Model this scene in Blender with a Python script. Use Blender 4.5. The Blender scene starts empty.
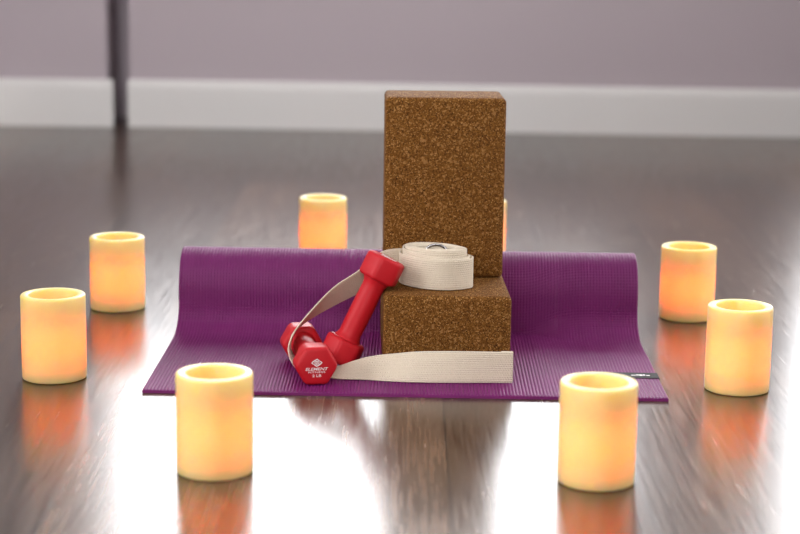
import bpy, bmesh, math, random
import numpy as np
from mathutils import Vector, Matrix
random.seed(7)
PI = math.pi
scene = bpy.context.scene
COL = scene.collection

# ------------------------------------------------------------------ helpers
def link_mesh(name, bm, mat=None, parent=None, smooth=False, loc=None, auto=None):
    me = bpy.data.meshes.new(name)
    bm.normal_update()
    bm.to_mesh(me); bm.free()
    o = bpy.data.objects.new(name, me); COL.objects.link(o)
    if mat: me.materials.append(mat)
    if smooth:
        for p in me.polygons: p.use_smooth = True
    if auto is not None:
        for p in me.polygons: p.use_smooth = True
        me.set_sharp_from_angle(angle=math.radians(auto))
    if parent: o.parent = parent
    if loc is not None: o.location = loc
    return o

def tag(o, label, cat, group=None):
    o['label'] = label; o['category'] = cat
    if group: o['group'] = group
    return o

def struct(name, bm, mat, parent=None, **k):
    o = link_mesh(name, bm, mat, parent, **k)
    o['kind'] = 'structure'
    return o

def empty(name, loc=(0, 0, 0)):
    o = bpy.data.objects.new(name, None); COL.objects.link(o)
    o.empty_display_size = 0.03
    o.location = loc
    return o

def add_box(bm, x0, x1, y0, y1, z0, z1, xf=None):
    vs = []
    for z in (z0, z1):
        for x, y in ((x0, y0), (x1, y0), (x1, y1), (x0, y1)):
            p = Vector((x, y, z))
            vs.append(bm.verts.new(xf(p) if xf else p))
    for f in ((3, 2, 1, 0), (4, 5, 6, 7), (0, 1, 5, 4), (1, 2, 6, 5), (2, 3, 7, 6), (3, 0, 4, 7)):
        bm.faces.new([vs[i] for i in f])

def add_lathe(bm, prof, n=64, center=(0, 0, 0), closed=False):
    """prof: list of (r, z); revolved about z."""
    rings = []
    c = Vector(center)
    for r, z in prof:
        if r < 1e-6:
            rings.append([bm.verts.new(c + Vector((0, 0, z)))])
        else:
            rings.append([bm.verts.new(c + Vector((r*math.cos(2*PI*i/n), r*math.sin(2*PI*i/n), z))) for i in range(n)])
    m = len(rings)
    for a in range(m if closed else m-1):
        A, B = rings[a], rings[(a+1) % m]
        for i in range(n):
            j = (i+1) % n
            if len(A) == 1 and len(B) == 1: continue
            if len(A) == 1: bm.faces.new((A[0], B[i], B[j])) 
            elif len(B) == 1: bm.faces.new((A[i], A[j], B[0]))
            else: bm.faces.new((A[i], A[j], B[j], B[i]))

def catmull(pts, n):
    """pts: list of tuples; n samples per span."""
    out = []
    P = [Vector(p) for p in pts]
    for i in range(len(P)-1):
        p0 = P[max(i-1, 0)]; p1 = P[i]; p2 = P[i+1]; p3 = P[min(i+2, len(P)-1)]
        for k in range(n):
            t = k/n
            out.append(0.5*((2*p1)+(-p0+p2)*t+(2*p0-5*p1+4*p2-p3)*t*t+(-p0+3*p1-3*p2+p3)*t**3))
    out.append(P[-1])
    return out

# ------------------------------------------------------------------ materials
class NT:
    def __init__(s, name):
        s.m = bpy.data.materials.new(name); s.m.use_nodes = True
        s.t = s.m.node_tree; s.b = s.t.nodes['Principled BSDF']; s.out = s.t.nodes['Material Output']
    def n(s, typ, **k):
        nd = s.t.nodes.new(typ)
        for a, v in k.items():
            if a == 'ins':
                for i, val in v.items(): nd.inputs[i].default_value = val
            else: setattr(nd, a, v)
        return nd
    def l(s, a, b): s.t.links.new(a, b)
    def math(s, op, a, b=None, c=None):
        nd = s.n('ShaderNodeMath', operation=op)
        for i, v in enumerate((a, b, c)):
            if v is None: continue
            if hasattr(v, 'is_output'): s.l(v, nd.inputs[i])
            else: nd.inputs[i].default_value = v
        return nd.outputs[0]
    def mix(s, fac, a, b, blend='MIX'):
        nd = s.n('ShaderNodeMix', data_type='RGBA', blend_type=blend)
        for sock, v in ((nd.inputs[0], fac), (nd.inputs[6], a), (nd.inputs[7], b)):
            if hasattr(v, 'is_output'): s.l(v, sock)
            else: sock.default_value = v if not isinstance(v, tuple) else (*v, 1)
        return nd.outputs[2]
    def ramp(s, fac, stops):
        nd = s.n('ShaderNodeValToRGB')
        e = nd.color_ramp.elements
        while len(e) < len(stops): e.new(0.5)
        for i, (p, c) in enumerate(stops):
            e[i].position = p; e[i].color = (*c, 1) if len(c) == 3 else c
        s.l(fac, nd.inputs[0]); return nd.outputs[0]
    def bump(s, h, strength, dist, normal=None):
        nd = s.n('ShaderNodeBump'); nd.inputs['Strength'].default_value = strength
        nd.inputs['Distance'].default_value = dist
        s.l(h, nd.inputs['Height'])
        if normal: s.l(normal, nd.inputs['Normal'])
        return nd.outputs[0]
    def set(s, **k):
        for a, v in k.items():
            i = s.b.inputs[a.replace('_', ' ')]
            if hasattr(v, 'is_output'): s.l(v, i)
            else: i.default_value = v if not (isinstance(v, tuple) and len(v) == 3 and i.type == 'RGBA') else (*v, 1)
        return s

def plain(name, col, rough=0.5, noise=0.0, scale=40, **k):
    s = NT(name); s.set(Base_Color=col, Roughness=rough, **k)
    if noise:
        tc = s.n('ShaderNodeTexCoord'); nz = s.n('ShaderNodeTexNoise', ins={'Scale': scale, 'Detail': 4.0})
        s.l(tc.outputs['Object'], nz.inputs['Vector'])
        s.set(Normal=s.bump(nz.outputs[0], 1.0, noise))
    return s.m

# --- floor: dark brown wide boards, grain along Y
def floor_material():
    s = NT('floor_boards')
    tc = s.n('ShaderNodeTexCoord'); sep = s.n('ShaderNodeSeparateXYZ'); s.l(tc.outputs['Object'], sep.inputs[0])
    W, L = 0.187, 1.25
    xs = s.math('DIVIDE', s.math('ADD', sep.outputs[0], 0.323+W*20), W)
    idx = s.math('FLOOR', xs)
    wn = s.n('ShaderNodeTexWhiteNoise', noise_dimensions='1D'); s.l(idx, wn.inputs['W'])
    ys = s.math('ADD', s.math('DIVIDE', s.math('ADD', sep.outputs[1], 20), L), wn.outputs[0])
    idy = s.math('FLOOR', ys)
    cmb = s.n('ShaderNodeCombineXYZ'); s.l(idx, cmb.inputs[0]); s.l(idy, cmb.inputs[1])
    wn2 = s.n('ShaderNodeTexWhiteNoise', noise_dimensions='2D'); s.l(cmb.outputs[0], wn2.inputs['Vector'])
    # grain coordinates, shifted per board
    mp = s.n('ShaderNodeMapping'); mp.inputs['Scale'].default_value = (260, 9, 1)
    s.l(tc.outputs['Object'], mp.inputs[0])
    off = s.n('ShaderNodeVectorMath', operation='SCALE'); s.l(wn2.outputs['Color'], off.inputs[0]); off.inputs['Scale'].default_value = 40
    addv = s.n('ShaderNodeVectorMath', operation='ADD'); s.l(mp.outputs[0], addv.inputs[0]); s.l(off.outputs[0], addv.inputs[1])
    g1 = s.n('ShaderNodeTexNoise', ins={'Scale': 1.0, 'Detail': 5.0, 'Roughness': 0.6}); s.l(addv.outputs[0], g1.inputs['Vector'])
    mp2 = s.n('ShaderNodeMapping'); mp2.inputs['Scale'].default_value = (14, 1.6, 1); s.l(tc.outputs['Object'], mp2.inputs[0])
    addv2 = s.n('ShaderNodeVectorMath', operation='ADD'); s.l(mp2.outputs[0], addv2.inputs[0]); s.l(off.outputs[0], addv2.inputs[1])
    g2 = s.n('ShaderNodeTexNoise', ins={'Scale': 1.0, 'Detail': 3.0, 'Distortion': 1.2}); s.l(addv2.outputs[0], g2.inputs['Vector'])
    base = s.mix(wn2.outputs['Value'], (0.062, 0.036, 0.022), (0.125, 0.074, 0.046))
    grain = s.ramp(g1.outputs[0], [(0.36, (0.55, 0.52, 0.50)), (0.62, (1.2, 1.18, 1.16))])
    c = s.mix(1.0, base, grain, 'MULTIPLY')
    wide = s.ramp(g2.outputs[0], [(0.3, (0.72, 0.70, 0.68)), (0.7, (1.25, 1.22, 1.2))])
    c = s.mix(1.0, c, wide, 'MULTIPLY')
    # grooves between boards
    fx = s.math('ABSOLUTE', s.math('SUBTRACT', s.math('FRACT', xs), 0.5))
    gx = s.math('GREATER_THAN', fx, 0.5-0.0010/W)
    fy = s.math('ABSOLUTE', s.math('SUBTRACT', s.math('FRACT', ys), 0.5))
    gy = s.math('GREATER_THAN', fy, 0.5-0.0010/L)
    gr = s.math('MAXIMUM', gx, gy)
    c = s.mix(gr, c, (0.02, 0.014, 0.012))
    h = s.math('SUBTRACT', s.math('MULTIPLY', g1.outputs[0], 0.35), gr)
    rough = s.math('ADD', 0.14, s.math('MULTIPLY', g1.outputs[0], 0.19))
    s.set(Base_Color=c, Roughness=rough, Normal=s.bump(h, 0.10, 0.0006))
    s.b.inputs['IOR'].default_value = 1.52
    return s.m

def wall_material(name, col):
    s = NT(name)
    tc = s.n('ShaderNodeTexCoord')
    nz = s.n('ShaderNodeTexNoise', ins={'Scale': 220.0, 'Detail': 2.0}); s.l(tc.outputs['Object'], nz.inputs['Vector'])
    s.set(Base_Color=col, Roughness=0.75, Normal=s.bump(nz.outputs[0], 0.25, 0.0008))
    return s.m

def cork_material():
    s = NT('pressed_cork')
    tc = s.n('ShaderNodeTexCoord')
    w = s.n('ShaderNodeTexNoise', ins={'Scale': 240.0, 'Detail': 2.0}); s.l(tc.outputs['Object'], w.inputs['Vector'])
    d = s.n('ShaderNodeVectorMath', operation='SCALE'); d.inputs['Scale'].default_value = 0.0012; s.l(w.outputs['Color'], d.inputs[0])
    a = s.n('ShaderNodeVectorMath', operation='ADD'); s.l(tc.outputs['Object'], a.inputs[0]); s.l(d.outputs[0], a.inputs[1])
    v1 = s.n('ShaderNodeTexVoronoi', ins={'Scale': 850.0}); s.l(a.outputs[0], v1.inputs['Vector'])
    v2 = s.n('ShaderNodeTexVoronoi', ins={'Scale': 1500.0}); s.l(a.outputs[0], v2.inputs['Vector'])
    v3 = s.n('ShaderNodeTexVoronoi', ins={'Scale': 380.0}); s.l(a.outputs[0], v3.inputs['Vector'])
    r1 = s.n('ShaderNodeSeparateColor'); s.l(v1.outputs['Color'], r1.inputs[0])
    r2 = s.n('ShaderNodeSeparateColor'); s.l(v2.outputs['Color'], r2.inputs[0])
    r3 = s.n('ShaderNodeSeparateColor'); s.l(v3.outputs['Color'], r3.inputs[0])
    val = s.math('ADD', s.math('MULTIPLY', r1.outputs[0], 0.6), s.math('MULTIPLY', r2.outputs[1], 0.4))
    c = s.ramp(val, [(0.10, (0.085, 0.029, 0.005)), (0.45, (0.145, 0.056, 0.010)), (0.70, (0.185, 0.075, 0.014)), (0.95, (0.30, 0.140, 0.032))])
    c = s.mix(s.math('MULTIPLY', s.math('GREATER_THAN', r1.outputs[1], 0.91), 0.75), c, (0.48, 0.260, 0.085))   # pale flecks
    c = s.mix(s.math('MULTIPLY', s.math('GREATER_THAN', r1.outputs[2], 0.90), 0.8), c, (0.035, 0.012, 0.003))   # dark bark specks
    c = s.mix(s.math('MULTIPLY', s.math('GREATER_THAN', r3.outputs[0], 0.93), 0.5), c, (0.40, 0.205, 0.065))    # larger chips
    h = s.math('ADD', v1.outputs['Distance'], s.math('MULTIPLY', v2.outputs['Distance'], 0.5))
    s.set(Base_Color=c, Roughness=0.85, Specular_IOR_Level=0.12, Normal=s.bump(h, 0.55, 0.0010))
    return s.m

def mat_material():
    s = NT('purple_foam')
    tc = s.n('ShaderNodeTexCoord')
    nz = s.n('ShaderNodeTexNoise', ins={'Scale': 35.0, 'Detail': 4.0}); s.l(tc.outputs['Object'], nz.inputs['Vector'])
    c = s.mix(nz.outputs[0], (0.150, 0.008, 0.104), (0.190, 0.012, 0.132))
    s.set(Base_Color=c, Roughness=0.50, Specular_IOR_Level=0.40)
    return s.m

def webbing_material():
    s = NT('cotton_webbing')
    uv = s.n('ShaderNodeUVMap'); uv.uv_map = 'UVMap'
    sep = s.n('ShaderNodeSeparateXYZ'); s.l(uv.outputs[0], sep.inputs[0])
    rows = s.math('MULTIPLY', sep.outputs[1], 2*PI/0.0026)
    alt = s.math('MULTIPLY', s.math('SINE', s.math('MULTIPLY', rows, 0.5)), 1.6)
    cols = s.math('ADD', s.math('MULTIPLY', sep.outputs[0], 2*PI/0.0030), alt)
    h = s.math('ADD', s.math('MULTIPLY', s.math('SINE', rows), 0.6), s.math('MULTIPLY', s.math('SINE', cols), 0.4))
    tc = s.n('ShaderNodeTexCoord')
    nz = s.n('ShaderNodeTexNoise', ins={'Scale': 500.0, 'Detail': 3.0}); s.l(tc.outputs['Object'], nz.inputs['Vector'])
    c = s.mix(nz.outputs[0], (0.64, 0.53, 0.40), (0.80, 0.70, 0.56))
    s.set(Base_Color=c, Roughness=0.85, Normal=s.bump(h, 0.7, 0.0006))
    s.b.inputs['Sheen Weight'].default_value = 0.15
    return s.m

def neoprene_material():
    s = NT('red_neoprene')
    tc = s.n('ShaderNodeTexCoord')
    nz = s.n('ShaderNodeTexNoise', ins={'Scale': 700.0, 'Detail': 3.0}); s.l(tc.outputs['Object'], nz.inputs['Vector'])
    s.set(Base_Color=(0.52, 0.008, 0.016), Roughness=0.5, Specular_IOR_Level=0.3, Normal=s.bump(nz.outputs[0], 0.22, 0.0005))
    return s.m

def wax_material():
    s = NT('ivory_wax')
    s.b.subsurface_method = 'RANDOM_WALK'
    s.set(Base_Color=(0.86, 0.64, 0.27), Roughness=0.36, Subsurface_Weight=1.0, Subsurface_Radius=(1.0, 0.80, 0.16), Subsurface_Scale=0.017)
    tc = s.n('ShaderNodeTexCoord')
    nz = s.n('ShaderNodeTexNoise', ins={'Scale': 60.0, 'Detail': 3.0}); s.l(tc.outputs['Object'], nz.inputs['Vector'])
    s.set(Normal=s.bump(nz.outputs[0], 0.2, 0.001))
    return s.m

def bulb_material(strength):
    s = NT('lit_flame_bulb')
    s.m.cycles.emission_sampling = 'NONE'          # walled in by wax: found by bounced rays
    s.set(Base_Color=(1, 0.8, 0.5), Emission_Color=(1.0, 0.44, 0.015), Emission_Strength=strength)
    return s.m

def glass_material():
    s = NT('window_glass')
    s.t.nodes.remove(s.b)
    tr = s.n('ShaderNodeBsdfTransparent'); gl = s.n('ShaderNodeBsdfGlossy'); gl.inputs['Roughness'].default_value = 0.02
    fr = s.n('ShaderNodeFresnel'); fr.inputs['IOR'].default_value = 1.45
    mx = s.n('ShaderNodeMixShader'); s.l(fr.outputs[0], mx.inputs[0]); s.l(tr.outputs[0], mx.inputs[1]); s.l(gl.outputs[0], mx.inputs[2])
    s.l(mx.outputs[0], s.out.inputs[0])
    return s.m

M = dict(floor=floor_material(), wall=wall_material('mauve_wall_paint', (0.55, 0.475, 0.51)),
         sidewall=wall_material('pale_wall_paint', (0.55, 0.51, 0.51)),
         ceiling=wall_material('white_ceiling_paint', (0.78, 0.77, 0.75)),
         trim=plain('white_trim_paint', (0.86, 0.84, 0.82), 0.4, 0.0003, 90),
         cork=cork_material(), mat=mat_material(), web=webbing_material(), red=neoprene_material(),
         white=plain('white_print', (0.85, 0.83, 0.82), 0.5), wax=wax_material(), bulb=bulb_material(13.0),
         tagm=plain('charcoal_tag', (0.05, 0.048, 0.050), 0.8, 0.0002, 600, Specular_IOR_Level=0.15), steel=plain('steel', (0.62, 0.61, 0.63), 0.22, Metallic=1.0),
         glass=glass_material(), dark=plain('black_plastic', (0.02, 0.02, 0.02), 0.5))

# ------------------------------------------------------------------ the room
XL, XR, YF, YB, ZC = -2.3, 2.7, -2.2, 4.72, 2.5
# floor
bm = bmesh.new(); add_box(bm, XL-.2, XR+.2, YF-.2, YB+.60, -0.1, 0.0)
struct('floor', bm, M['floor'])
bm = bmesh.new(); add_box(bm, XL-.2, XR+.2, YF-.2, YB+.60, ZC, ZC+0.1)
struct('ceiling', bm, M['ceiling'])

PIV = Vector((-0.735, 4.72, 0)); ROT = Matrix.Rotation(math.radians(-1.25), 4, 'Z')
def skew(p): return PIV + ROT @ (p - PIV)            # the back wall stands slightly turned

def wall_with_holes(bm, u0, u1, holes, mk):
    """holes: (u0,u1,z0,z1) sorted; mk(u0,u1,z0,z1) adds a panel"""
    cur = u0
    for h in holes:
        if h[0] > cur: mk(cur, h[0], 0, ZC)
        if h[2] > 0: mk(h[0], h[1], 0, h[2])
        mk(h[0], h[1], h[3], ZC)
        cur = h[1]
    mk(cur, u1, 0, ZC)

HB = [(-0.80, 0.62, 0.66, 2.15), (1.03, 2.05, 0.45, 2.15)]     # windows in the back wall
bm = bmesh.new()
wall_with_holes(bm, -0.708, XR+.2, [(-0.708,)+HB[0][1:], HB[1]], lambda a, b, c, d: add_box(bm, a, b, 4.72, 4.86, c, d, skew))
add_box(bm, XL-.2, -0.766, 4.708, 4.93, 0, 0.66); add_box(bm, XL-.2, -0.80, 4.708, 4.86, 0.66, ZC); add_box(bm, -0.80, -0.70, 4.72, 4.86, 2.15, ZC); add_box(bm, -0.766, -0.70, 4.72, 4.93, 0.62, 0.66)                  # the part left of the upright recess
add_box(bm, -0.708, -0.696, 4.85, 4.93, 0, 0.66); add_box(bm, -0.80, -0.68, 4.93, 4.99, 0, 0.66)                     # back of the recess
struct('wall_back', bm, M['wall'])

def baseboard_profile(bm, x0, x1, y, xf=None):
    prof = [(0, 0), (-0.016, 0), (-0.016, 0.100), (-0.013, 0.112), (-0.008, 0.120), (-0.004, 0.122), (0, 0.122)]
    A = []; B = []
    for d, z in prof:
        pa, pb = Vector((x0, y+d, z)), Vector((x1, y+d, z))
        A.append(bm.verts.new(xf(pa) if xf else pa)); B.append(bm.verts.new(xf(pb) if xf else pb))
    n = len(prof)
    for i in range(n):
        j = (i+1) % n
        bm.faces.new((A[i], B[i], B[j], A[j]))
    bm.faces.new(A[::-1]); bm.faces.new(B)
bm = bmesh.new(); baseboard_profile(bm, -0.710, XR, 4.72, skew)
bmesh.ops.recalc_face_normals(bm, faces=bm.faces); struct('baseboard_back', bm, M['trim'])
bm = bmesh.new(); baseboard_profile(bm, XL, -0.748, 4.708)
bmesh.ops.recalc_face_normals(bm, faces=bm.faces); struct('baseboard_back', bm, M['trim'])

bm = bmesh.new(); add_box(bm, -1.06, -1.045, 2.985, 4.69, 0, 0.12); add_box(bm, XL, -1.06, 2.985, 3.0, 0, 0.12)
struct('shade_block_baseboard', bm, M['trim'])  # trim on the added shading block, out of view
HF = [(-1.3, 0.7, 0.9, 2.2)]  # unseen window added behind the camera to fill the front faces
bm = bmesh.new()
wall_with_holes(bm, XL-.2, XR+.2, HF, lambda a, b, c, d: add_box(bm, a, b, YF-.14, YF, c, d))
struct('wall_front', bm, M['sidewall'])
HL = [(0.2, 1.7, 0.7, 2.2)]
HR = [(2.2, 3.3, 0.6, 2.2)]  # unseen window added at right to brighten back wall and floor
bm = bmesh.new()
wall_with_holes(bm, YF, YB, HL, lambda a, b, c, d: add_box(bm, XL-.14, XL, a, b, c, d))
add_box(bm, XL, -1.06, 3.0, YB, 0, ZC)                         # unseen block added to shade the left end of the back wall
struct('wall_left', bm, M['sidewall'])
bm = bmesh.new()
wall_with_holes(bm, YF, YB, HR, lambda a, b, c, d: add_box(bm, XR, XR+.14, a, b, c, d))
struct('wall_right', bm, M['sidewall'])

def window(n, mkbox, u0, u1, z0, z1, d0, d1):
    """mkbox(bm,u0,u1,d0,d1,z0,z1); d across the wall thickness"""
    bm = bmesh.new(); t = 0.035
    mkbox(bm, u0, u1, d0, d1, z0, z0+t); mkbox(bm, u0, u1, d0, d1, z1-t, z1)
    mkbox(bm, u0, u0+t, d0, d1, z0+t, z1-t); mkbox(bm, u1-t, u1, d0, d1, z0+t, z1-t)
    f = struct('window_%d' % n, bm, M['trim'])
    bm = bmesh.new(); m = (d0+d1)/2
    mkbox(bm, u0+t, u1-t, m-.003, m+.003, z0+t, z1-t)
    struct('pane', bm, M['glass'], f)
window(1, lambda bm, a, b, c, d, e, f: add_box(bm, a, b, c, d, e, f, skew), *HB[0][:2], *HB[0][2:], 4.76, 4.82)
window(2, lambda bm, a, b, c, d, e, f: add_box(bm, a, b, c, d, e, f, skew), *HB[1][:2], *HB[1][2:], 4.76, 4.82)
window(3, lambda bm, a, b, c, d, e, f: add_box(bm, a, b, c, d, e, f), *HF[0][:2], *HF[0][2:], YF-.10, YF-.04)  # the added fill window
window(4, lambda bm, a, b, c, d, e, f: add_box(bm, c, d, a, b, e, f), *HL[0], XL-.10, XL-.04)
window(5, lambda bm, a, b, c, d, e, f: add_box(bm, c, d, a, b, e, f), *HR[0], XR+.04, XR+.10)  # the added right-hand window, there for its light

# sky outside, and portals that sample it through the windows
w = bpy.data.worlds.new('World'); scene.world = w; w.use_nodes = True
bg = w.node_tree.nodes['Background']; bg.inputs[0].default_value = (0.97, 0.98, 1.0, 1); bg.inputs[1].default_value = 14.0
def portal(name, loc, rot, sx, sy):
    l = bpy.data.lights.new(name, 'AREA'); l.shape = 'RECTANGLE'; l.size = sx; l.size_y = sy
    l.cycles.is_portal = True
    o = bpy.data.objects.new(name, l); COL.objects.link(o); o.location = loc; o.rotation_euler = rot
for h in HB:
    portal('daylight_portal', skew(Vector(((h[0]+h[1])/2, 4.87, (h[2]+h[3])/2))), (-PI/2, 0, 0), h[1]-h[0], h[3]-h[2])
h = HF[0]; portal('daylight_portal', ((h[0]+h[1])/2, YF-.15, (h[2]+h[3])/2), (PI/2, 0, 0), h[1]-h[0], h[3]-h[2])
for h in HL: portal('daylight_portal', (XL-.15, (h[0]+h[1])/2, (h[2]+h[3])/2), (PI/2, 0, -PI/2), h[1]-h[0], h[3]-h[2])
for h in HR: portal('daylight_portal', (XR+.15, (h[0]+h[1])/2, (h[2]+h[3])/2), (PI/2, 0, PI/2), h[1]-h[0], h[3]-h[2])

# ------------------------------------------------------------------ yoga mat
MT = 0.005                      # thickness
def make_mat():
    Wd, RC, RR = 0.608, 0.3735, 0.0500      # width, roll centre (from front edge), mid-surface radius of the outer turn
    nx = 96
    yfront = RC-RR                         # mid-surface of the hanging face
    def fillet(x):                         # the cork blocks hold the mat down flat near the middle
        def ss(a, b, t):
            t = max(0, min(1, (t-a)/(b-a))); return t*t*(3-2*t)
        k = ss(0.10, 0.20, x-0.048) if x > 0.048 else ss(0.08, 0.17, 0.048-x)
        return 0.006 + 0.060*k
    def section(x):
        r = fillet(x); rz = min(r, 0.036)
        pts = []
        y1 = yfront - r
        nf = 60
        for i in range(nf):
            t = i/nf; y = y1*t
            wob = 0.0016*math.sin(t*9.0+x*6)*math.exp(-((t-0.78)/0.22)**2)*(1 if abs(x-0.04) > 0.12 else 0.0)
            pts.append((y, MT/2+max(0, wob)))
        for i in range(28):
            a = -PI/2 + (PI/2)*i/28
            pts.append((y1 + r*math.cos(a), MT/2 + rz + rz*math.sin(a)))
        z0 = MT/2 + rz; zc = RR+MT/2
        for i in range(8):
            t = i/8; zz = z0+(max(zc, z0+0.001)-z0)*t
            pts.append((yfront, zz))
        # roll: from the front face over the top and round inside
        N = 150; turns = 2.6
        zc2 = max(zc, z0+0.001)
        for i in range(N+1):
            th = 2*PI*turns*i/N
            rr = RR - 0.0066*max(0, th-PI/2)/(2*PI)
            pts.append((RC - rr*math.cos(th), zc2 + rr*math.sin(th)))
        return pts
    bm = bmesh.new()
    top = []; bot = []; cols = []
    DG = 0.0014                    # groove depth
    for ix in range(nx+1):
        x = -Wd/2 + Wd*ix/nx
        sec = section(x); n = len(sec)
        T = []; B = []; arc = 0; S = []
        for i, (y, z) in enumerate(sec):
            a = sec[max(i-1, 0)]; b = sec[min(i+1, n-1)]
            dy, dz = b[0]-a[0], b[1]-a[1]; L = math.hypot(dy, dz) or 1
            ny, nz = -dz/L, dy/L
            if i: arc += math.hypot(y-sec[i-1][0], z-sec[i-1][1])
            T.append(bm.verts.new((x, y+ny*(MT/2-DG), z+nz*(MT/2-DG)))); B.append(bm.verts.new((x, y-ny*MT/2, max(0.0002, z-nz*MT/2)))); S.append((arc, y+ny*MT/2, z+nz*MT/2, ny, nz))
        top.append(T); bot.append(B); cols.append(np.array(S))
    n = len(top[0]); F = bm.faces.new
    for ix in range(nx):
        for i in range(n-1):
            F((top[ix][i], top[ix+1][i], top[ix+1][i+1], top[ix][i+1]))
            F((bot[ix][i], bot[ix][i+1], bot[ix+1][i+1], bot[ix+1][i]))
        F((top[ix][0], bot[ix][0], bot[ix+1][0], top[ix+1][0]))
        F((top[ix+1][n-1], bot[ix+1][n-1], bot[ix][n-1], top[ix][n-1]))
    for i in range(n-1):
        F((top[0][i], top[0][i+1], bot[0][i+1], bot[0][i])); F((top[-1][i], bot[-1][i], bot[-1][i+1], top[-1][i+1]))
    # upper surface: little pads between lengthwise and cross grooves, out to the far side of the roll
    PU, PV, LEN = 0.0040, 0.0040, 0.50
    nu = int(round(Wd/PU))*3; nv = int(round(LEN/PV))*3
    xs = np.linspace(-Wd/2, Wd/2, nu+1); sv = np.linspace(0, LEN, nv+1)
    Q = np.stack([np.stack([np.interp(sv, c[:, 0], c[:, k]) for k in (1, 2, 3, 4)], -1) for c in cols])      # coarse columns
    fx = np.clip((xs+Wd/2)/Wd*nx, 0, nx-1e-6); i0 = fx.astype(int); t = (fx-i0)[:, None, None]
    G = Q[i0]*(1-t)+Q[i0+1]*t
    gu = (np.arange(nu+1) % 3 == 0).astype(float)[:, None]; gv = (np.arange(nv+1) % 3 == 0).astype(float)[None, :]*0.95
    D = np.maximum(gu, gv)*DG; D[0] = D[-1] = DG*1.02; D[:, 0] = D[:, -1] = DG*1.02
    V = np.stack([np.repeat(xs[:, None], nv+1, 1), G[..., 0]-G[..., 2]*D, G[..., 1]-G[..., 3]*D], -1).reshape(-1, 3)
    ii, jj = np.meshgrid(np.arange(nu), np.arange(nv), indexing='ij'); k = (ii*(nv+1)+jj).ravel()
    faces = np.stack([k, k+nv+1, k+nv+2, k+1], -1)
    me = bpy.data.meshes.new('pads'); me.from_pydata(V.tolist(), [], faces.tolist()); bm.from_mesh(me); bpy.data.meshes.remove(me)
    return bm
mat = link_mesh('yoga_mat', make_mat(), M['mat'], smooth=True, auto=50)
mat.location = (0.0078, 2.0347, 0); mat.rotation_euler = (0, 0, math.radians(-0.6))
tag(mat, 'purple ribbed yoga mat, half unrolled on the dark floor under the cork blocks', 'yoga mat')
# charcoal tag wrapped round the right edge
bm = bmesh.new()
add_box(bm, 0.232, 0.3046, 0.088, 0.113, MT, MT+0.0006); add_box(bm, 0.304, 0.3046, 0.088, 0.113, 0.0006, MT)
tg = link_mesh('mat_tag', bm, M['tagm'], mat); tg['label'] = 'charcoal tag with small white marks'
bm = bmesh.new()
def flat_poly(bm, pts, z, th=0.0002):
    a = [bm.verts.new((x, y, z)) for x, y in pts]; b = [bm.verts.new((x, y, z+th)) for x, y in pts]
    bm.faces.new(b)
    for i in range(len(pts)):
        j = (i+1) % len(pts); bm.faces.new((a[i], a[j], b[j], b[i]))
zt = MT+0.0006; TY = -0.0055
def disc(cx, cy, r, sy=1): return [(cx+r*math.cos(2*PI*i/10), cy+TY+r*sy*math.sin(2*PI*i/10)) for i in range(10)]
flat_poly(bm, disc(0.2835, 0.106, 0.0022, 1.6), zt); flat_poly(bm, disc(0.2795, 0.107, 0.0016, 1.6), zt); flat_poly(bm, disc(0.2875, 0.107, 0.0016, 1.6), zt)
flat_poly(bm, [(0.272, 0.0985), (0.277, 0.0985), (0.277, 0.1010), (0.272, 0.1010)], zt)
flat_poly(bm, [(0.290, 0.0985), (0.2945, 0.0985), (0.2945, 0.1010), (0.290, 0.1010)], zt)
pr = link_mesh('tag_print', bm, M['white'], tg)

# ------------------------------------------------------------------ cork blocks
def cork_block(sx, sy, sz):
    bm = bmesh.new(); add_box(bm, -sx/2, sx/2, -sy/2, sy/2, 0, sz)
    bmesh.ops.bevel(bm, geom=list(bm.edges), offset=0.0058, segments=4, profile=0.5, affect='EDGES')
    return bm
b1 = link_mesh('cork_yoga_block', cork_block(0.153, 0.2286, 0.0966), M['cork'], auto=40)
b1.location = (0.0545, 2.2335, MT+0.0003); b1.rotation_euler = (0, 0, math.radians(1.5))
tag(b1, 'brown cork yoga block lying flat on the purple mat, under the upright block', 'yoga block', 'cork yoga blocks')
b2 = link_mesh('cork_yoga_block', cork_block(0.1492, 0.1016, 0.2250), M['cork'], auto=40)
b2.location = (0.0528, 2.2865, MT+0.0970); b2.rotation_euler = (0, 0, math.radians(1.5))
tag(b2, 'tall brown cork yoga block standing on end on top of the other block', 'yoga block', 'cork yoga blocks')

# ------------------------------------------------------------------ dumbbells
DL, HL_, RCN = 0.141, 0.0305, 0.0262       # length, head length, hex corner radius
def hex_head(z0, z1):
    bm = bmesh.new()
    A = [bm.verts.new((RCN*math.cos(PI/3*i), RCN*math.sin(PI/3*i), z0)) for i in range(6)]
    B = [bm.verts.new((RCN*math.cos(PI/3*i), RCN*math.sin(PI/3*i), z1)) for i in range(6)]
    bm.faces.new(A[::-1]); bm.faces.new(B)
    for i in range(6):
        j = (i+1) % 6; bm.faces.new((A[i], A[j], B[j], B[i]))
    bmesh.ops.bevel(bm, geom=list(bm.edges), offset=0.0048, segments=5, profile=0.5, affect='EDGES')
    return bm

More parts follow.
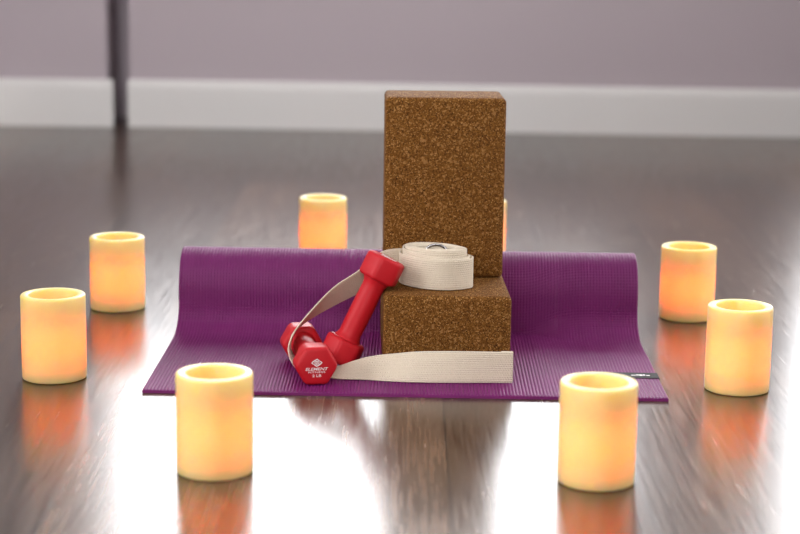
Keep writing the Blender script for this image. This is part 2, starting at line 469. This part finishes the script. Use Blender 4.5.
def text_mesh(body, size, sx=1.0, shear=0.0, off=0.0):
    cu = bpy.data.curves.new('lettering', 'FONT'); cu.body = body; cu.size = size
    cu.align_x = 'CENTER'; cu.align_y = 'CENTER'; cu.shear = shear; cu.offset = off; cu.extrude = 0.00012
    cu.resolution_u = 3
    o = bpy.data.objects.new('lettering', cu); COL.objects.link(o)
    dg = bpy.context.evaluated_depsgraph_get(); dg.update()
    me = bpy.data.meshes.new_from_object(o.evaluated_get(dg))
    bpy.data.objects.remove(o, do_unlink=True)
    xs = [v.co.x for v in me.vertices]; w0 = max(xs)-min(xs); mid = (max(xs)+min(xs))/2
    ys = [v.co.y for v in me.vertices]; my = (max(ys)+min(ys))/2
    for v in me.vertices: v.co.x = (v.co.x-mid)*sx/w0; v.co.y -= my
    return me

def print_mesh():
    """lettering and emblem in the XY plane, x right, y up, facing +z"""
    bm = bmesh.new()
    for body, size, width, y, sh, off in (('ELEMENT', 0.0048, 0.0270, -0.0030, 0.25, 0.00004), ('FITNESS', 0.0030, 0.0200, -0.0068, 0, 0.0), ('2 LB', 0.0044, 0.0104, -0.0110, 0, 0.00003)):
        me = text_mesh(body, size, width, sh, off)
        me.transform(Matrix.Translation((0, y, 0))); bm.from_mesh(me); bpy.data.meshes.remove(me)
    def band(pts, wdt):
        n = len(pts); L = []; R = []
        for i, (x, y) in enumerate(pts):
            a = pts[max(i-1, 0)]; b = pts[min(i+1, n-1)]
            dx, dy = b[0]-a[0], b[1]-a[1]; q = math.hypot(dx, dy)
            ww = wdt[i] if isinstance(wdt, list) else wdt
            L.append((x-dy/q*ww, y+dx/q*ww)); R.append((x+dy/q*ww, y-dx/q*ww))
        for i in range(n-1):
            f = [L[i], R[i], R[i+1], L[i+1]]
            flat_poly(bm, f, 0)
    cx, cy = 0.0, 0.0045
    # emblem: a lozenge of two hooked strokes round a small swirl
    for s in (1, -1):
        band([(cx+s*p[0], cy+s*p[1]) for p in ((-0.0064, -0.0002), (-0.0042, 0.0016), (-0.0018, 0.0031), (0.0002, 0.0042), (0.0022, 0.0028), (0.0036, 0.0018))], [0.0003, 0.0007, 0.0006, 0.0008, 0.0006, 0.0003])
        band([(cx+s*0.0027*math.cos(a), cy+s*0.0016*math.sin(a)) for a in [PI*0.1+i*PI*0.9/10 for i in range(11)]], 0.00045)
        band([(cx+s*p[0], cy+s*p[1]) for p in ((-0.0062, 0.0000), (-0.0048, -0.0010), (-0.0036, -0.0016))], 0.0005)
    band([(cx-0.0012, cy-0.0004), (cx, cy), (cx+0.0012, cy+0.0004)], 0.0004)
    return bm

def dumbbell(base, top, spin_up, label):
    """base/top: centres of the two end faces; spin_up: direction one hex flat faces"""
    base, top = Vector(base), Vector(top)
    z = (top-base).normalized()
    y = Vector(spin_up); y = (y - z*y.dot(z)).normalized(); x = y.cross(z)
    R = Matrix((x, y, z)).transposed().to_4x4()
    e = empty('dumbbell'); e.matrix_world = Matrix.Translation(base) @ R
    tag(e, label, 'dumbbell', 'red hand weights')
    link_mesh('head', hex_head(0, HL_), M['red'], e, auto=40)
    link_mesh('head', hex_head(DL-HL_, DL), M['red'], e, auto=40)
    bm = bmesh.new()
    z0, z1, r = HL_-0.002, DL-HL_+0.002, 0.0137
    prof = [(0, z0), (r+0.0035, z0), (r+0.0028, z0+0.003), (r+0.0010, z0+0.006), (r, z0+0.010)]
    prof += [(r+0.0004*math.sin(PI*i/8), z0+0.010+(z1-z0-0.020)*i/8) for i in range(1, 8)]
    prof += [(r, z1-0.010), (r+0.0010, z1-0.006), (r+0.0028, z1-0.003), (r+0.0035, z1), (0, z1)]
    add_lathe(bm, prof, 40); link_mesh('handle', bm, M['red'], e, smooth=True)
    bpy.context.view_layer.update()            # let it down until it touches the mat
    low = min((o.matrix_world @ v.co).z for o in e.children for v in o.data.vertices)
    e.location.z += MT + 0.0003 - low
    return e, x, y, z
ZD = MT + RCN*math.cos(PI/6)
d1 = Vector((-0.200, 0.973, 0)).normalized()
f1 = Vector((-0.0955, 2.064, ZD+0.0002))
e1, *_ = dumbbell(f1, f1+d1*DL, (0, 0, 1), 'red hexagonal dumbbell lying on the mat, white lettering on its near end')
lp = link_mesh('lettering', print_mesh(), M['white'], e1); lp['label'] = 'white lettering and emblem on the end face'
lp.matrix_parent_inverse = Matrix.Identity(4)
lp.matrix_basis = Matrix(((-1, 0, 0, 0), (0, 1, 0, 0), (0, 0, -1, -0.0001), (0, 0, 0, 1)))
axis2 = Vector((0.0590, 0.014, 0.123)).normalized()
B2 = Vector((-0.0758, 2.145, MT+RCN*math.cos(PI/6)*math.sqrt(1-axis2.z**2)+0.0012))
e2, *_ = dumbbell(B2, B2+axis2*DL, (0.35, -1, 0.2), 'red hexagonal dumbbell leaning upright against the lower cork block')
lp2 = link_mesh('lettering', print_mesh(), M['white'], e2); lp2['label'] = 'white lettering on the upper end face'
lp2.matrix_basis = Matrix.Translation((0, 0, DL+0.0001)) @ Matrix.Rotation(math.radians(200), 4, 'Z')

# ------------------------------------------------------------------ strap
def make_strap():
    SW, ST = 0.0375, 0.0020
    cx, cy, zb = 0.0430, 2.1900, MT+0.0966+0.0008
    rx, ry, turns = 0.0470, 0.0380, 7.6
    path = []          # (centre, W, width factor)
    N = int(turns*48); end = math.radians(125)
    a0 = end-2*PI*turns
    for i in range(N+1):
        a = a0+(end-a0)*i/N
        t = (end-a)/(2*PI)
        k = 0.0042*min(t, 2.2)+0.0025*max(0, t-2.2)
        def ss(lo, hi, q):
            q = max(0, min(1, (q-lo)/(hi-lo))); return q*q*(3-2*q)
        lift = 0.0015*ss(0.6, 1.0, t)+0.0080*ss(1.5, 2.0, t)
        pin = 1-0.22*max(0, math.cos(a))**2
        p = (cx+(rx-k)*math.cos(a), cy+(ry-k)*math.sin(a)*pin-0.012*math.cos(a)*(rx-k)/rx, zb+SW/2+lift)
        path.append((Vector(p), Vector((0, 0, 1)), 1.0))
    ctl = [(path[-1][0], (0, 0, 1), 1),
           ((-0.018, 2.2130, 0.1215), (0, -0.12, 1), 1),
           ((-0.047, 2.2035, 0.1035), (0, -.50, .87), 1),
           ((-0.079, 2.188, 0.087), (.05, -.62, .78), 1),
           ((-0.104, 2.168, 0.071), (.12, -.80, .55), 1),
           ((-0.1245, 2.150, 0.053), (.10, -.95, .28), 1),
           ((-0.1312, 2.138, 0.036), (.0, -1, .06), 1),
           ((-0.1285, 2.133, 0.022), (.0, -1, .02), 1),
           ((-0.1190, 2.130, 0.0102), (0, -1, 0), 1),
           ((-0.111, 2.1285, 0.0076), (0, -1, 0), 1),
           ((-0.090, 2.1185, 0.0092), (-.1, -.97, -.08), .78),
           ((-0.068, 2.1080, 0.0112), (-.35, -.80, -.36), .80),
           ((-0.034, 2.1050, 0.0168), (-.12, -.78, -.60), .97),
           ((0.000, 2.0965, 0.0203), (-.03, -.62, -.78), 1),
           ((0.0255, 2.0910, 0.0225), (0, -.42, -.907), 1),
           ((0.080, 2.0875, 0.0240), (0, -.12, -.99), 1),
           ((0.1345, 2.0880, 0.0241), (.03, 0, -1), 1)]
    C = catmull([c for c, _, _ in ctl], 12); Ws = catmull([w for _, w, _ in ctl], 12); Fs = catmull([(f, 0, 0) for _, _, f in ctl], 12)
    for c, w_, f in list(zip(C, Ws, Fs))[1:]: path.append((c, w_.normalized(), f.x))
    bm = bmesh.new(); uvl = bm.loops.layers.uv.new('UVMap')
    cs = []     # rounded cross-section
    hw, ht = SW/2, ST/2
    for t in (-1, -.75, -.5, -.25, 0, .25, .5, .75, 1): cs.append((t*(hw-ht), ht))
    cs.append((hw-ht*.3, ht*.7)); cs.append((hw, 0)); cs.append((hw-ht*.3, -ht*.7))
    for t in (1, .75, .5, .25, 0, -.25, -.5, -.75, -1): cs.append((t*(hw-ht), -ht))
    cs.append((-hw+ht*.3, -ht*.7)); cs.append((-hw, 0)); cs.append((-hw+ht*.3, ht*.7))
    rings = []; arc = 0; n = len(path)
    for i, (p, W, f) in enumerate(path):
        a = path[max(i-1, 0)][0]; b = path[min(i+1, n-1)][0]
        T = (b-a).normalized(); W = (W-T*W.dot(T)).normalized() if abs(W.dot(T)) < .95 else W
        Nn = T.cross(W).normalized()
        if i: arc += (p-path[i-1][0]).length
        rings.append(([bm.verts.new(p+W*s*f+Nn*t) for s, t in cs], arc))
    m = len(cs)
    for i in range(n-1):
        (A, u0), (B, u1) = rings[i], rings[i+1]
        for k in range(m):
            j = (k+1) % m
            fc = bm.faces.new((A[k], B[k], B[j], A[j]))
            for l, q in zip(fc.loops, ((u0, cs[k][0]), (u1, cs[k][0]), (u1, cs[j][0]), (u0, cs[j][0]))): l[uvl].uv = q
    bm.faces.new(rings[0][0]); bm.faces.new(rings[-1][0][::-1])
    bmesh.ops.recalc_face_normals(bm, faces=bm.faces)
    return bm, path
sbm, spath = make_strap()
strap = link_mesh('yoga_strap', sbm, M['web'], auto=60)
tag(strap, 'cream cotton yoga strap coiled on the lower cork block, tail trailing across the mat', 'yoga strap')
# folded hem at the loose end
bm = bmesh.new(); add_box(bm, 0.1205, 0.1352, 2.0892, 2.0913, 0.0062, 0.0432)
bmesh.ops.bevel(bm, geom=list(bm.edges), offset=0.0006, segments=2, affect='EDGES')
link_mesh('hem', bm, M['web'], strap)
# steel D-ring in the middle of the coil
def ring(R, r, center, tilt, yaw):
    bm = bmesh.new(); nu, nv = 40, 12; V = []
    Mx = Matrix.Translation(center) @ Matrix.Rotation(yaw, 4, 'Z') @ Matrix.Rotation(tilt, 4, 'X')
    for i in range(nu):
        a = 2*PI*i/nu; row = []
        for k in range(nv):
            b = 2*PI*k/nv
            q = Vector(((R+r*math.cos(b))*math.cos(a), r*math.sin(b), (R*0.85+r*math.cos(b))*math.sin(a)))
            row.append(bm.verts.new(Mx @ q))
        V.append(row)
    for i in range(nu):
        for k in range(nv):
            bm.faces.new((V[i][k], V[(i+1) % nu][k], V[(i+1) % nu][(k+1) % nv], V[i][(k+1) % nv]))
    bmesh.ops.recalc_face_normals(bm, faces=bm.faces)
    return bm
for dy in (0.0, 0.0045):
    rg = link_mesh('d_ring', ring(0.0150, 0.0013, Vector((0.0440, 2.1860+dy, 0.1400-dy*0.4)), math.radians(-12), math.radians(6)), M['steel'], strap, smooth=True)
    rg['label'] = 'shiny steel ring'

# ------------------------------------------------------------------ candles
def candle_bm(R=0.0381, H=0.1014):
    ri = 0.0285; zf = 0.080
    prof = [(0, 0.0), (R-0.002, 0.0), (R-0.0006, 0.0006), (R, 0.002)]
    prof += [(R, 0.002+(H-0.0045)*i/10) for i in range(1, 11)]
    prof += [(R-0.0004, H-0.0012), (R-0.0012, H-0.0003), (R-0.0022, H), (ri+0.0018, H-0.0002), (ri+0.0008, H-0.0007), (ri+0.0002, H-0.0018)]
    prof += [(ri, H-0.004-(H-0.008-zf)*i/4) for i in range(0, 5)]
    prof += [(ri-0.003, zf), (0, zf)]
    bm = bmesh.new(); add_lathe(bm, prof, 72)
    bmesh.ops.recalc_face_normals(bm, faces=bm.faces)
    # lamp chamber inside the wax
    ch = bmesh.new(); rc = 0.0275
    add_lathe(ch, [(0, 0.020), (rc-0.003, 0.020), (rc, 0.023), (rc, 0.045), (rc, 0.066), (rc-0.004, 0.070), (0, 0.070)], 72)
    bmesh.ops.recalc_face_normals(ch, faces=ch.faces); bmesh.ops.reverse_faces(ch, faces=ch.faces)
    me = bpy.data.meshes.new('chamber'); ch.to_mesh(me); ch.free(); bm.from_mesh(me); bpy.data.meshes.remove(me)
    return bm
cands = [((-0.1823, 1.7490), 'flameless ivory pillar candle in front of the mat, nearest on the left'),
         ((0.1969, 1.7330), 'flameless ivory pillar candle in front of the mat, nearest on the right'),
         ((-0.4115, 2.1126), 'flameless ivory pillar candle at the far left edge, on bare floor beside the mat'),
         ((-0.3970, 2.5074), 'flameless ivory pillar candle left of the mat roll, behind the leftmost candle'),
         ((0.4025, 2.1002), 'flameless ivory pillar candle at the far right edge, by the mat corner'),
         ((0.4023, 2.4928), 'flameless ivory pillar candle right of the mat roll, behind the rightmost candle'),
         ((-0.1250, 2.8900), 'flameless ivory pillar candle behind the mat, left of the tall cork block'),
         ((0.1310, 2.8850), 'flameless ivory pillar candle behind the mat, hidden by the tall cork block')]
c0 = link_mesh('candle', candle_bm(), M['wax'], smooth=True, auto=50)
bm = bmesh.new()
add_lathe(bm, [(0, 0.0285), (0.014, 0.0285), (0.0195, 0.031), (0.0215, 0.036), (0.0210, 0.044), (0.0180, 0.052), (0.0120, 0.059), (0.0050, 0.0635), (0, 0.0645)], 32)
bmesh.ops.recalc_face_normals(bm, faces=bm.faces)
fb = link_mesh('flame_bulb', bm, M['bulb'], c0, smooth=True); fb['label'] = 'glowing flame-shaped lamp inside'
bm = bmesh.new(); add_lathe(bm, [(0, 0.0201), (0.014, 0.0201), (0.0145, 0.0205), (0.0145, 0.0275), (0.013, 0.0284), (0, 0.0284)], 24)
bmesh.ops.recalc_face_normals(bm, faces=bm.faces)
bs = link_mesh('lamp_base', bm, M['dark'], c0, auto=40)
for i, ((x, y), lab) in enumerate(cands):
    if i == 0: c = c0
    else:
        c = c0.copy(); COL.objects.link(c)
        for ch in (fb, bs):
            d = ch.copy(); COL.objects.link(d); d.parent = c
    c.location = (x*0.997, y-0.006, 0.0004); c.rotation_euler = (0, 0, random.uniform(0, 6))
    tag(c, lab, 'candle', 'flameless pillar candles round the mat')

# ------------------------------------------------------------------ camera
cam = bpy.data.cameras.new('camera'); co = bpy.data.objects.new('camera', cam); COL.objects.link(co)
cam.sensor_width = 36.0; cam.lens = 1819.18*36/800
co.matrix_world = Matrix.Translation((0, 0, 0.5456)) @ Matrix.Rotation(PI/2-0.190429, 4, 'X') @ Matrix.Rotation(0.013619, 4, 'Z')
cam.dof.use_dof = True; cam.dof.focus_distance = 2.17; cam.dof.aperture_fstop = 4.2
cam.clip_start = 0.05
scene.camera = co
vs = scene.view_settings
vs.view_transform = 'Standard'; vs.look = 'None'; vs.exposure = 0.0; vs.gamma = 1.0; vs.use_curve_mapping = False
cy = scene.cycles
cy.use_denoising = True
cy.max_bounces = 12; cy.diffuse_bounces = 5; cy.glossy_bounces = 4; cy.transmission_bounces = 6; cy.transparent_max_bounces = 8
cy.sample_clamp_indirect = 6.0
cy.caustics_reflective = False; cy.caustics_refractive = False
